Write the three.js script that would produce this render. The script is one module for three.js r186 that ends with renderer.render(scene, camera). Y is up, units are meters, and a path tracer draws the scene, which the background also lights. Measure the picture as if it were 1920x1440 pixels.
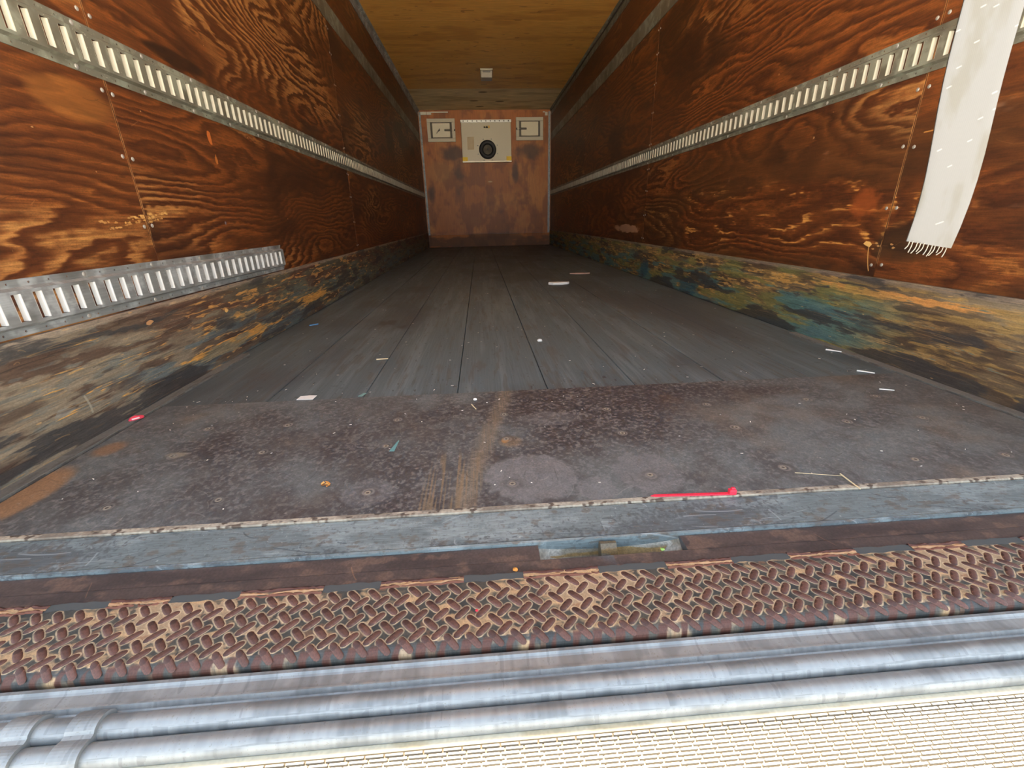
import * as THREE from 'three';
import { mergeGeometries } from 'three/addons/utils/BufferGeometryUtils.js';
import { RoundedBoxGeometry } from 'three/addons/geometries/RoundedBoxGeometry.js';

// ------------------------------------------------------------------ camera, sky, sun, exposure
const scene = new THREE.Scene();
const camera = new THREE.PerspectiveCamera(2 * Math.atan(720 / 812.1) * 180 / Math.PI, 1920 / 1440, 0.02, 400);
{
  const pitch = 0.3649, yaw = 0.0625, roll = -0.0226;
  const fwd = new THREE.Vector3(Math.sin(yaw) * Math.cos(pitch), -Math.sin(pitch), -Math.cos(yaw) * Math.cos(pitch));
  const r0 = new THREE.Vector3(Math.cos(yaw), 0, Math.sin(yaw));
  const u0 = new THREE.Vector3().crossVectors(r0, fwd);
  const right = r0.clone().multiplyScalar(Math.cos(roll)).addScaledVector(u0, Math.sin(roll));
  const up = u0.clone().multiplyScalar(Math.cos(roll)).addScaledVector(r0, -Math.sin(roll));
  camera.matrixAutoUpdate = true;
  camera.quaternion.setFromRotationMatrix(new THREE.Matrix4().makeBasis(right, up, fwd.clone().negate()));
  camera.position.set(-0.1975, 0.5228, 0);
  camera.updateMatrixWorld();
}
scene.add(camera);

const renderer = new THREE.WebGLRenderer({ antialias: true });
renderer.toneMapping = THREE.LinearToneMapping;
renderer.toneMappingExposure = 2.85;
renderer.shadowMap.enabled = true;

// towards the sun: almost overhead, leaning a little to the cab end
const sunDir = new THREE.Vector3(-0.03, 1, -0.060).normalize();
{ // hazy summer sky: pale and bright towards the horizon all round, bluer overhead
  const W = 8, Hh = 128, d = new Float32Array(W * Hh * 4);
  for (let j = 0; j < Hh; j++) {
    const el = ((j + 0.5) / Hh - 0.5) * Math.PI, t = Math.pow(Math.max(0, Math.sin(el)), 0.55);
    for (let i = 0; i < W; i++) { const o = (j * W + i) * 4; d[o] = 1.84 + (0.32 - 1.84) * t; d[o + 1] = 1.95 + (0.46 - 1.95) * t; d[o + 2] = 2.00 + (0.70 - 2.00) * t; d[o + 3] = 1; }
  }
  const st = new THREE.DataTexture(d, W, Hh, THREE.RGBAFormat, THREE.FloatType);
  st.mapping = THREE.EquirectangularReflectionMapping; st.magFilter = st.minFilter = THREE.LinearFilter; st.wrapS = THREE.RepeatWrapping; st.needsUpdate = true;
  scene.background = st;
}
const sun = new THREE.DirectionalLight(new THREE.Color(1, 0.95, 0.86), 38);
sun.position.copy(sunDir).multiplyScalar(20);
sun.castShadow = true;
sun.shadow.mapSize.set(4096, 4096);
Object.assign(sun.shadow.camera, { left: -8, right: 8, top: 12, bottom: -12, near: 1, far: 50 });
sun.name = 'sun';
scene.add(sun);

// ------------------------------------------------------------------ helpers
let seedState = 12345;
const rnd = () => { seedState = (Math.imul(seedState, 1664525) + 1013904223) >>> 0; return seedState / 4294967296; };
const rr = (a, b) => a + (b - a) * rnd();
const NT = new Float32Array(65536); for (let i = 0; i < 65536; i++) NT[i] = rnd();
function noise(x, y) {
  const xi = Math.floor(x), yi = Math.floor(y); let fx = x - xi, fy = y - yi;
  fx = fx * fx * (3 - 2 * fx); fy = fy * fy * (3 - 2 * fy);
  const a = (xi & 255), b = ((xi + 1) & 255), c = (yi & 255) << 8, d = ((yi + 1) & 255) << 8;
  const p = NT[a | c], q = NT[b | c], r = NT[a | d], s = NT[b | d];
  return p + (q - p) * fx + (r - p + (p - q - r + s) * fx) * fy;
}
function fbm(x, y, o = 4) { let s = 0, a = 0.5, n = 0; for (let i = 0; i < o; i++) { s += a * noise(x, y); n += a; x = x * 2.03 + 17.3; y = y * 2.03 + 9.1; a *= 0.5; } return s / n; }
const sst = (a, b, x) => { const t = Math.min(1, Math.max(0, (x - a) / (b - a))); return t * t * (3 - 2 * t); };
const blob = (u, v, cu, cv, ru, rv) => { const a = (u - cu) / ru, b = (v - cv) / rv; return Math.max(0, 1 - (a * a + b * b)); };
const K = [0, 0, 0];
const setc = (r, g, b) => { K[0] = r; K[1] = g; K[2] = b; };
const mixc = (r, g, b, t) => { K[0] += (r - K[0]) * t; K[1] += (g - K[1]) * t; K[2] += (b - K[2]) * t; };
const mul = (t) => { K[0] *= t; K[1] *= t; K[2] *= t; };

// a texture of W x H metres: fn(u, v) fills K (sRGB), v from the bottom; draw(ctx) works in metres with v down from the top
function tex(W, H, ppm, fn, draw) {
  const w = Math.min(2048, Math.max(8, Math.round(W * ppm))), h = Math.min(2048, Math.max(8, Math.round(H * ppm)));
  const c = document.createElement('canvas'); c.width = w; c.height = h;
  const ctx = c.getContext('2d'), im = ctx.createImageData(w, h), d = im.data;
  for (let j = 0, o = 0; j < h; j++) {
    const v = (1 - (j + 0.5) / h) * H;
    for (let i = 0; i < w; i++, o += 4) { fn((i + 0.5) / w * W, v); d[o] = K[0]; d[o + 1] = K[1]; d[o + 2] = K[2]; d[o + 3] = 255; }
  }
  ctx.putImageData(im, 0, 0);
  if (draw) { ctx.save(); ctx.scale(w / W, h / H); ctx.lineCap = 'round'; draw(ctx); ctx.restore(); }
  const t = new THREE.CanvasTexture(c);
  t.colorSpace = THREE.SRGBColorSpace; t.wrapS = t.wrapT = THREE.RepeatWrapping; t.anisotropy = 8;
  t.userData = { W, H };
  return t;
}
const metres = (t) => { t.repeat.set(1 / t.userData.W, 1 / t.userData.H); return t; };
const std = (o) => new THREE.MeshStandardMaterial(o);
const hex = (r, g, b) => new THREE.Color().setRGB(r / 255, g / 255, b / 255, THREE.SRGBColorSpace);

const used = new Map();
function numbered(n) { const k = used.get(n) ?? 0; used.set(n, k + 1); return k ? n + '_' + String(k).padStart(3, '0') : n; }
function mesh(name, geo, mat, parent, pos) {
  const m = new THREE.Mesh(geo, mat); m.name = parent === scene || !parent ? numbered(name) : name;
  m.castShadow = m.receiveShadow = true; if (pos) m.position.set(...pos);
  (parent ?? scene).add(m); return m;
}
function group(name, pos = [0, 0, 0], ry = 0) { const g = new THREE.Group(); g.name = numbered(name); g.position.set(...pos); g.rotation.y = ry; scene.add(g); return g; }
function tag(o, label, category, grp) { o.userData.label = label; o.userData.category = category; if (grp) o.userData.group = grp; return o; }
function structure(o, label, category) { o.userData.kind = 'structure'; if (label) o.userData.label = label; if (category) o.userData.category = category; return o; }
const box = (x0, x1, y0, y1, z0, z1) => { const g = new THREE.BoxGeometry(x1 - x0, y1 - y0, Math.abs(z1 - z0)); g.translate((x0 + x1) / 2, (y0 + y1) / 2, (z0 + z1) / 2); return g; };
const rbox = (x0, x1, y0, y1, z0, z1, r = 0.002, s = 2) => { const g = new RoundedBoxGeometry(x1 - x0, y1 - y0, Math.abs(z1 - z0), s, r); g.translate((x0 + x1) / 2, (y0 + y1) / 2, (z0 + z1) / 2); return g; };
// a closed profile of [z, y] points swept along x
function profX(pts, x0, x1) {
  const s = new THREE.Shape(pts.map(([z, y]) => new THREE.Vector2(-z, y)));
  const g = new THREE.ExtrudeGeometry(s, { depth: x1 - x0, bevelEnabled: false }); g.rotateY(Math.PI / 2); g.translate(x0, 0, 0); return g;
}
// a closed profile of [x, y] points swept along z from z0 back to z1
function profZ(pts, z0, z1) {
  const s = new THREE.Shape(pts.map(([x, y]) => new THREE.Vector2(x, y)));
  const g = new THREE.ExtrudeGeometry(s, { depth: Math.abs(z1 - z0), bevelEnabled: false }); g.translate(0, 0, Math.min(z0, z1)); return g;
}
// uv in metres by the way each face points
function uvm(g0, fu) {
  const g = g0.index ? g0.toNonIndexed() : g0, p = g.attributes.position, n = g.attributes.normal, uv = new Float32Array(p.count * 2);
  for (let i = 0; i < p.count; i++) {
    const x = p.getX(i), y = p.getY(i), z = p.getZ(i), a = Math.abs(n.getX(i)), b = Math.abs(n.getY(i)), c = Math.abs(n.getZ(i));
    const r = fu ? fu(x, y, z) : a > b && a > c ? [-z, y] : c > b ? [x, y - z] : [x, -z];
    uv[2 * i] = r[0]; uv[2 * i + 1] = r[1];
  }
  g.setAttribute('uv', new THREE.BufferAttribute(uv, 2)); return g;
}
const merge = (list) => mergeGeometries(list.map((g) => { const q = g.index ? g.toNonIndexed() : g; for (const k of Object.keys(q.attributes)) if (!['position', 'normal', 'uv'].includes(k)) q.deleteAttribute(k); return q; }));

// ------------------------------------------------------------------ dimensions (metres; floor at y 0, doorway towards +z)
const WX = 1.250, KX = 1.238, H = 2.43, ZF = -9.40, ZPLY = -1.302, ZSILL = -0.702;
const SEAMS = [-0.62, -1.545, -3.985, -6.425, -8.865, ZF];

// ------------------------------------------------------------------ wood and metal looks
// rotary-cut plywood, stained red-brown; u runs along the grain, v across it
function ply(u, v, S, worn, streak) {
  const jag = 0.5 * noise(u * 2.6 + S, v * 15) + 0.26 * noise(u * 10 + S, v * 48) + 0.13 * noise(u * 42, v * 170 + S);
  const h = fbm(u * 0.62 + S, v * 2.5 + S * 3.7, 3) * 9 + v * 5 + jag;
  const t = h * 2.1 - Math.floor(h * 2.1), p = t < 0.7 ? t / 0.7 : (1 - t) / 0.3;
  const fib = noise(u * 26 + S, v * 520), fib2 = noise(u * 7, v * 150 + S), gr = noise(u * 340, v * 620 + S);
  const bl = fbm(u * 1.8 + S * 2, v * 4.4, 5), con = 0.35 + 0.9 * fbm(u * 1.1 + S * 4, v * 3.3 + 2, 4);
  setc(64, 33, 17);
  mixc(135, 76, 33, Math.max(0, Math.min(1, (0.30 + (p - 0.35) * 0.85 * con) * (0.5 + 0.9 * bl) + 0.22 * (fib2 - 0.5))));
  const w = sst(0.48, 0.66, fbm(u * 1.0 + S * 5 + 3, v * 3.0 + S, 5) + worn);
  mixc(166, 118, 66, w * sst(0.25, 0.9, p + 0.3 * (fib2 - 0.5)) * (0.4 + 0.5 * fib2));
  mixc(190, 136, 68, streak * sst(0.62, 0.95, p + 0.25 * (fib - 0.5)) * sst(0.3, 0.75, fib2) * sst(0.35, 0.6, fbm(u * 6 + S, v * 16, 3)));
  const dk = sst(0.56, 0.72, fbm(u * 1.5 + 31 + S, v * 3.6 + S * 2, 5));
  mixc(44, 24, 15, dk * 0.6);
  mul(0.78 + 0.26 * fib + 0.16 * gr);
  const sp = noise(u * 260, v * 260); if (sp > 0.988) mixc(196, 160, 120, (sp - 0.988) * 40);
}
const scratch = (c, x0, y0, x1, y1, col, w) => { c.strokeStyle = col; c.lineWidth = w; c.beginPath(); c.moveTo(x0, y0); c.quadraticCurveTo((x0 + x1) / 2 + rr(-0.01, 0.01), (y0 + y1) / 2 + rr(-0.01, 0.01), x1, y1); c.stroke(); };
const flake = (c, x, y, rx, ry, col, n = 9) => { c.fillStyle = col; c.beginPath(); for (let i = 0; i < n; i++) { const a = i / n * 6.283, k = rr(0.55, 1.15); c[i ? 'lineTo' : 'moveTo'](x + Math.cos(a) * rx * k, y + Math.sin(a) * ry * k); } c.closePath(); c.fill(); };

const galvTex = metres(tex(0.6, 0.6, 900, (u, v) => {
  const a = fbm(u * 30, v * 30, 4), b = fbm(u * 9 + 5, v * 9, 3), s = noise(u * 25, v * 500);
  setc(140, 143, 142); mixc(176, 181, 182, sst(0.45, 0.75, a)); mixc(112, 112, 108, sst(0.52, 0.75, b) * 0.8); mul(0.93 + 0.1 * s);
}));
const paintTex = metres(tex(0.8, 0.8, 700, (u, v) => {
  const a = fbm(u * 24, v * 24, 4), b = fbm(u * 8 + 5, v * 8, 4);
  setc(112, 110, 97); mixc(136, 139, 124, sst(0.45, 0.7, a)); mixc(88, 82, 68, sst(0.5, 0.72, b) * 0.7); const sp = noise(u * 330, v * 330); if (sp > 0.95) mixc(190, 190, 175, 0.7);
}));
const alumTex = metres(tex(0.8, 0.4, 1200, (u, v) => {
  const a = fbm(u * 30, v * 30, 4), s = noise(u * 260, v * 6), q = noise(u * 700, v * 700);
  setc(150, 153, 152); mixc(122, 125, 125, sst(0.48, 0.7, a) * 0.7); mul(0.94 + 0.08 * s); if (q > 0.9) mixc(120, 118, 108, 0.5); if (noise(u * 150, v * 20) > 0.86) mixc(118, 120, 120, 0.5);
}));
const M = {
  galv: std({ map: galvTex, roughness: 0.5, metalness: 0.35 }),
  railPaint: std({ map: paintTex, roughness: 0.5, metalness: 0.25 }),
  alum: std({ map: alumTex, roughness: 0.5, metalness: 0.4 }),
  rivet: std({ color: hex(158, 154, 146), roughness: 0.5, metalness: 0.4 }),
  galvLipLit: std({ color: hex(198, 198, 195), roughness: 0.55, metalness: 0.1 }),  // paler than the galvanised rail: light on the outward-facing lips painted in
  paintLipLit: std({ color: hex(182, 176, 156), roughness: 0.6 }),  // cream over the rail grey: the lips' catch of daylight put into colour
  paleWood: std({ color: hex(196, 152, 96), roughness: 0.85 }),
  screw: std({ color: hex(150, 145, 132), roughness: 0.5, metalness: 0.5 }),
  screwDark: std({ color: hex(92, 84, 78), roughness: 0.7 }),
};

// ------------------------------------------------------------------ the outside: yard and the truck's shell
{
  const t = metres(tex(4, 4, 120, (u, v) => { const a = fbm(u * 3, v * 3, 5), b = noise(u * 90, v * 90); setc(186, 180, 167); mixc(164, 157, 144, sst(0.4, 0.7, a)); mul(0.92 + 0.14 * b); }));
  const g = new THREE.PlaneGeometry(120, 120); g.rotateX(-Math.PI / 2); g.translate(0, -1.16, 0);
  structure(mesh('ground', uvm(g), std({ map: t, roughness: 0.95 })), 'pale concrete yard the truck stands on', 'ground');
}

// ------------------------------------------------------------------ floor: long boards, then a dark plywood sheet at the doorway
const floor = structure(group('floor'), 'grey boards and dark plywood sheet of the truck floor', 'floor');
mesh('subfloor', box(-1.30, 1.30, -0.14, -0.032, -0.62, ZF - 0.05), std({ color: hex(48, 42, 38), roughness: 0.95 }), floor);
{
  const TZ = 4.05, W = 2.5;
  const t = tex(W, TZ, 500, (u, v) => {
    const a = fbm(u * 26, v * 1.6, 4), b = fbm(u * 3.2 + 3, v * 1.7, 4), f = noise(u * 330, v * 9), g = fbm(u * 60, v * 7, 3);
    const board = NT[(Math.floor((u - 1.25 + 3 * 0.2985 + 2) / 0.2985) * 37) & 255];
    setc(86, 97, 100); mixc(108, 119, 121, sst(0.5, 0.7, a) * 0.55); mixc(66, 69, 70, sst(0.48, 0.7, b) * 0.55); mixc(80, 76, 72, sst(0.6, 0.75, g) * 0.5);
    mul(0.93 + 0.12 * f); mul(0.95 + 0.09 * board);
    mixc(66, 60, 56, 0.8 * sst(0, 0.5, blob(u, v, 0.53, 1.02, 0.13, 0.16)) * sst(0.35, 0.6, fbm(u * 20, v * 9, 3)));
    const sp = noise(u * 400, v * 400); if (sp > 0.972) mixc(170, 168, 160, 0.55);
    if (noise(u * 120 + 9, v * 60) > 0.93) mixc(60, 55, 52, 0.6);
  }, (c) => {
    for (let i = 0; i < 260; i++) { const x = rr(0, W), y = rr(0, TZ), l = rr(0.02, 0.35); scratch(c, x, y, x + rr(-0.02, 0.02), y + l, rnd() < 0.6 ? 'rgba(150,150,146,0.28)' : 'rgba(58,54,52,0.35)', rr(0.001, 0.0025)); }
    for (let i = 0; i < 120; i++) { const x = rr(0, W), y = rr(0, TZ); flake(c, x, y, rr(0.003, 0.018), rr(0.002, 0.008), 'rgba(56,52,50,0.4)'); }
    for (let k = 0; k < 24; k++) { const x = k * 0.0995 + 0.055; scratch(c, x, 0, x, TZ, 'rgba(70,68,66,0.3)', 0.0014); }
  });
  t.wrapT = THREE.MirroredRepeatWrapping;
  const mat = std({ map: t, bumpMap: t, bumpScale: 0.0008, roughness: 0.58 });
  const xs = [-KX - 0.01, -0.892, -0.592, -0.293, 0.001, 0.293, 0.596, 0.893, KX + 0.01];
  for (let i = 0; i < 8; i++) {
    const a = xs[i] + 0.0012, b = xs[i + 1] - 0.0012, c = 0.0018, dy = rr(-0.0012, 0);
    const g = profZ([[a, -0.03], [b, -0.03], [b, dy - c], [b - c, dy], [a + c, dy], [a, dy - c]], ZPLY - 0.001, ZF);
    mesh('floor_board', uvm(g, (x, y, z) => [(x + 1.25) / W, (ZPLY - z) / TZ]), mat, floor);
  }
}
{
  const W = 2.40, D = 0.60;
  const SX = [-0.963, -0.751, -0.451, -0.152, 0.145, 0.443, 0.751, 0.963], SZ = [-1.121, -0.972, -0.775];
  const t = tex(W, D, 850, (u, v) => {
    const x = u - 1.2, z = ZSILL - v;   // v grows away from the doorway
    const a = fbm(u * 6, v * 6, 5), b = fbm(u * 45, v * 45, 4), f = noise(u * 420, v * 420), g = fbm(u * 2.2 + 7, v * 3 + 2, 4);
    const c2 = fbm(u * 130, v * 130, 3); setc(69, 64, 64); mixc(104, 99, 95, sst(0.48, 0.70, b) * 0.35); mixc(128, 122, 116, sst(0.52, 0.72, c2) * 0.6); mixc(52, 46, 44, sst(0.5, 0.3, c2) * 0.5); mixc(64, 57, 55, sst(0.45, 0.7, a) * 0.35);
    const dust = sst(0.35, 0.65, 0.40 * Math.min(1, Math.abs(x + 0.05) / 0.95) + 0.85 * g - 0.13) * (0.55 + 0.45 * sst(0.3, 0.7, fbm(u * 16, v * 16, 4)));  // patchy dust plus painted reflection, greyer towards both sides
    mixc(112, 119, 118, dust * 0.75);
    // worn grey patches
    const w = 0.25 * (fbm(u * 40, v * 40, 3) - 0.5), ed = (q) => sst(0.10, 0.42, q + 2.2 * w);
    const pa = ed(blob(x, z, -0.11, -0.80, 0.115, 0.105)), pb = ed(blob(x, z, 0.018, -0.742, 0.05, 0.05)), pc = ed(blob(x, z, 0.145, -0.79, 0.085, 0.09)), pd = ed(blob(x, z, -0.45, -0.775, 0.06, 0.055)), pe = ed(blob(x, z, -0.02, -1.08, 0.1, 0.05)) * 0.5;
    mixc(118, 117, 116, Math.max(pa, pb * 0.8, pc * 0.75, pd * 0.55, pe) * (0.6 + 0.4 * b));
    // scraped-through tan stripe, from the sill edge back to the boards
    const cx = -0.265 + (-z - 0.71) * 0.215, q = Math.abs(x - cx - 0.01 * noise(v * 9, 1)) / 0.026;
    mixc(138, 120, 97, sst(1.4, 0.2, q) * (0.35 + 0.65 * noise(u * 500, v * 14)) * 0.75);
    const near = sst(-0.95, -0.86, z) * sst(-0.36, -0.33, x - (-z - 0.71) * 0.12) * sst(-0.2, -0.24, x);
    mixc(132, 110, 84, near * sst(0.45, 0.8, noise(u * 260, v * 10)) * 0.75);
    mixc(176, 128, 78, sst(0.2, 1, blob(x, z, -0.158, -0.966, 0.013, 0.02)) * 0.9 + sst(0, 0.8, blob(x, z, -0.145, -0.96, 0.035, 0.035)) * 0.3);
    // rust-tan stains at the left
    mixc(158, 118, 82, sst(0.05, 0.6, blob(x, z, -1.18, -0.83, 0.07, 0.14) + 0.5 * (a - 0.5)) * 0.8);
    mixc(146, 106, 74, sst(0.05, 0.8, blob(x, z, -1.15, -1.03, 0.045, 0.05) + 0.8 * (a - 0.5)) * 0.7);
    mixc(168, 158, 132, sst(0.2, 0.9, blob(x, z, -0.96, -0.979, 0.035, 0.02) + 0.5 * (b - 0.5)) * 0.7);
    mul(0.9 + 0.18 * f);
    const sp = noise(u * 300 + 3, v * 300); if (sp > 0.965) mixc(168, 160, 150, 0.6); if (sp < 0.04) mixc(52, 46, 44, 0.5);
    for (const sx of SX) for (const sz of SZ) { const r = Math.hypot(x - sx, z - sz); if (r < 0.03) { mixc(150, 146, 138, sst(0.0042, 0, Math.abs(r - 0.0105)) * (0.5 + 0.4 * NT[(sx * 997 + sz * 131 + 4000) & 65535])); mixc(64, 58, 55, sst(0.03, 0.014, r) * 0.25); } }
  }, (c) => {
    for (let i = 0; i < 700; i++) { const x = rr(0, W), y = rr(0, D), a = rr(0, 6.3), l = rr(0.004, 0.05); scratch(c, x, y, x + Math.cos(a) * l, y + Math.sin(a) * l, rnd() < 0.75 ? 'rgba(168,162,154,' + rr(0.15, 0.45).toFixed(2) + ')' : 'rgba(48,42,40,0.4)', rr(0.0005, 0.0014)); }
    for (let i = 0; i < 40; i++) flake(c, rr(0, W), rr(0, D), rr(0.002, 0.008), rr(0.001, 0.004), 'rgba(160,154,146,0.3)');
  });
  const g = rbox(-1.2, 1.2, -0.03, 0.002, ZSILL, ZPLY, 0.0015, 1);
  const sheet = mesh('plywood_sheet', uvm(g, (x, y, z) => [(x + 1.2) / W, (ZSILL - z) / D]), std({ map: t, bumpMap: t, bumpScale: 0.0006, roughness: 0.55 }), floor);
  sheet.userData.label = 'dark brown scuffed plywood sheet at the doorway';
  // countersunk screws: a shallow ring and a dark recess
  const ring = new THREE.LatheGeometry([[0.0026, 0], [0.0045, 0.0011], [0.0062, 0.0011], [0.0068, 0]].map(([a, b]) => new THREE.Vector2(a, b)), 14);
  const pit = new THREE.CircleGeometry(0.0046, 12); pit.rotateX(-Math.PI / 2);
  for (const x of SX) for (const z of SZ) { const s = mesh('screw', ring, M.screw, sheet, [x + rr(-0.003, 0.003), 0.002, z + rr(-0.003, 0.003)]); mesh('screw_recess', pit, M.screwDark, s, [0, 0.0003, 0]); }
  // narrow strips beside the sheet, along both side walls
  const st = metres(tex(0.5, 0.5, 600, (u, v) => { const a = fbm(u * 30, v * 6, 4); setc(108, 107, 101); mixc(84, 80, 74, sst(0.45, 0.7, a)); mul(0.9 + 0.15 * noise(u * 300, v * 300)); }));
  for (const s of [-1, 1]) { const a = s < 0 ? -KX - 0.004 : 1.206, b = s < 0 ? -1.206 : KX + 0.004; mesh('edge_strip', uvm(rbox(a, b, -0.03, 0.006, -0.66, -1.86, 0.0015, 1)), std({ map: st, roughness: 0.75 }), floor); }
}

// ------------------------------------------------------------------ side walls: plywood sheets, kick boards, strips
function wallSide(s) {
  const side = s < 0 ? 'left' : 'right';
  const wall = structure(group('wall_' + side), 'stained plywood ' + side + ' side wall of the cargo box', 'wall');
  mesh('wall_backing', box(s < 0 ? -WX - 0.055 : WX + 0.0125, s < 0 ? -WX - 0.0125 : WX + 0.055, -0.14, H + 0.02, -0.50, ZF - 0.05), M.paleWood, wall);
  const PPM = [900, 760, 420, 260, 260];
  for (let k = 0; k < 5; k++) {
    const z0 = SEAMS[k] - (k ? 0.0016 : 0), z1 = SEAMS[k + 1] + (k < 4 ? 0.0016 : 0), L = z0 - z1, y0 = 0.22, y1 = 1.96, Hh = y1 - y0, S = (s < 0 ? 11.3 : 47.9) + k * 5.77;
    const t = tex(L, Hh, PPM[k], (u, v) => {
      const z = s < 0 ? z0 - u : z1 + u, y = y0 + v, along = -z;
      let worn = 0, streak = 0;
      if (s < 0) { worn = 0.27 * sst(1.0, 1.3, y) * sst(4.6, 3.0, along) + 0.05 * blob(along, y, 1.15, 0.52, 0.35, 0.12) - 0.06 * sst(2.2, 3.4, along) * sst(1.0, 0.9, y); streak = 0.35 * sst(0.75, 0.5, y) * sst(2.2, 1.4, along); }  // tan wear, spread wider high on the left to paint in brightness
      else { worn = -0.10; streak = 0.95 * sst(0.02, 0.4, blob(along, y, 2.6, 0.50, 1.45, 0.20)) + 0.35 * sst(1.5, 1.0, along); }
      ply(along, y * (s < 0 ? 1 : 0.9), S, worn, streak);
      if (s > 0) { // right wall: darker blotches low down, then single marks
        mixc(66, 44, 24, 0.4 * sst(0.42, 0.62, fbm(along * 1.4 + 8, y * 4 + 2, 4)) * sst(1.0, 0.7, y));
        mixc(160, 80, 34, 0.62 * sst(0.05, 0.8, blob(along, y, 1.665, 0.545, 0.085, 0.07) + 0.8 * (fbm(along * 40, y * 40, 3) - 0.5)));
        mixc(176, 138, 112, 0.85 * sst(0.25, 0.6, blob(along, y, 4.45, 0.405, 0.5, 0.05) + 0.9 * (fbm(along * 12, y * 40, 3) - 0.5)));
        mixc(44, 34, 24, 0.6 * sst(0.3, 0.7, blob(along, y, 1.45, 0.42, 0.18, 0.1) + 0.7 * (fbm(along * 14, y * 14, 3) - 0.5)));
      } else {
        mixc(150, 96, 44, 0.5 * sst(0.1, 0.6, blob(along, y, 1.42, 0.84, 0.16, 0.06) + 0.4 * (fbm(along * 12, y * 20, 3) - 0.5)));
        mixc(34, 20, 14, 0.7 * sst(0.2, 0.6, blob(along, y, 1.95, 1.075, 0.22, 0.03) + 0.5 * (fbm(along * 10, y * 20, 3) - 0.5)));
      }
    }, (c) => {
      const X = (z) => (s < 0 ? z0 - z : z - z1), Y = (y) => y1 - y;
      for (let i = 0; i < L * 60; i++) { const x = rr(0, L), y = rr(0, Hh); scratch(c, x, y, x + rr(-0.06, 0.06), y + rr(-0.02, 0.02), rnd() < 0.5 ? 'rgba(186,140,88,0.30)' : 'rgba(30,15,8,0.35)', rr(0.0006, 0.0018)); }
      for (let i = 0; i < L * 10; i++) flake(c, rr(0, L), rr(0.2, Hh), rr(0.002, 0.006), rr(0.002, 0.006), 'rgba(214,176,122,' + rr(0.3, 0.8).toFixed(2) + ')', 6);
      // splintered pale edges along the sheet joints
      for (const z of [z0, z1]) if (z < -0.7 && z > ZF + 0.1) for (let y = 0.30; y < 1.9; y += 0.02) { const e = X(z) < L / 2 ? 0.0012 : L - 0.0012; if (noise(y * 11 + z * 7, 4.5) > 0.38) { c.fillStyle = 'rgba(198,152,96,' + (0.35 + 0.5 * noise(y * 30, z)).toFixed(2) + ')'; const wd = rr(0.0015, 0.003); c.fillRect(e < L / 2 ? 0 : L - wd, Y(y + 0.021), wd, 0.021); } }
      if (s < 0 && k <= 1) {
        for (let i = 0; i < 34; i++) { const d = rr(0, 0.10) * (k ? 1 : -1); flake(c, X(-1.55 - d), Y(0.548 + d * 0.12 + rr(-0.012, 0.012)), rr(0.003, 0.013), rr(0.0015, 0.004), 'rgba(206,160,92,' + rr(0.4, 0.85).toFixed(2) + ')', 13); }
        for (let i = 0; i < 14; i++) flake(c, X(-1.40 + rr(-0.035, 0.035)), Y(0.53 + rr(-0.012, 0.012)), rr(0.003, 0.012), rr(0.002, 0.004), 'rgba(196,148,86,0.65)', 13);
        flake(c, X(-2.03), Y(0.845), 0.016, 0.03, 'rgba(196,108,48,0.8)'); flake(c, X(-2.045), Y(0.77), 0.01, 0.022, 'rgba(196,120,56,0.7)');
        flake(c, X(-2.0), Y(0.53), 0.008, 0.008, 'rgba(120,130,146,0.8)');
      }
      if (s > 0 && k <= 1) {
        flake(c, X(-1.605), Y(0.405), 0.02, 0.012, 'rgba(222,178,104,0.95)', 6); scratch(c, X(-1.598), Y(0.40), X(-1.572), Y(0.312), 'rgba(206,160,94,0.9)', 0.004);
        for (let i = 0; i < 6; i++) flake(c, X(-1.55 + rr(-0.03, 0.06)), Y(0.40 + rr(-0.012, 0.012)), 0.008, 0.004, 'rgba(196,150,92,0.8)');
        scratch(c, X(-1.50), Y(0.755), X(-1.38), Y(0.768), 'rgba(196,140,70,0.8)', 0.004);
      }
    });
    const g = box(s < 0 ? -WX - 0.012 : WX, s < 0 ? -WX : WX + 0.012, y0, y1, z1, z0);
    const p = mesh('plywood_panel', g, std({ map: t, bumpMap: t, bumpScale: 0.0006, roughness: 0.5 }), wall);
    // paired screws beside each seam
    if (k > 0 && k < 4) for (const y of [0.335, 0.525, 0.72, 0.885, 1.075, 1.3, 1.5, 1.7, 1.86]) for (const d of [-0.019, 0.019]) {
      const h = new THREE.SphereGeometry(0.0062, 10, 6, 0, 6.2832, 0, Math.PI / 2); h.scale(1, 0.5, 1); h.rotateZ(s < 0 ? -Math.PI / 2 : Math.PI / 2);
      mesh('screw', h, M.rivet, p, [s * WX, y + rr(-0.004, 0.004), SEAMS[k] + d + rr(-0.003, 0.003)]);
    }
  }
  // upper band above the grey strip
  const ub = tex(2.2, 0.5, 300, (u, v) => { ply(u, v + 3, 71 + s, -0.12, 0); mixc(92, 48, 25, 0.4); });
  ub.repeat.set(4, 1);
  mesh('upper_panel', box(s < 0 ? -WX - 0.012 : WX - 0.002, s < 0 ? -WX + 0.002 : WX + 0.012, 1.961, H + 0.01, ZF, -0.62), std({ map: ub, roughness: 0.5 }), wall);
  return wall;
}
wallSide(-1); wallSide(1);

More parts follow.
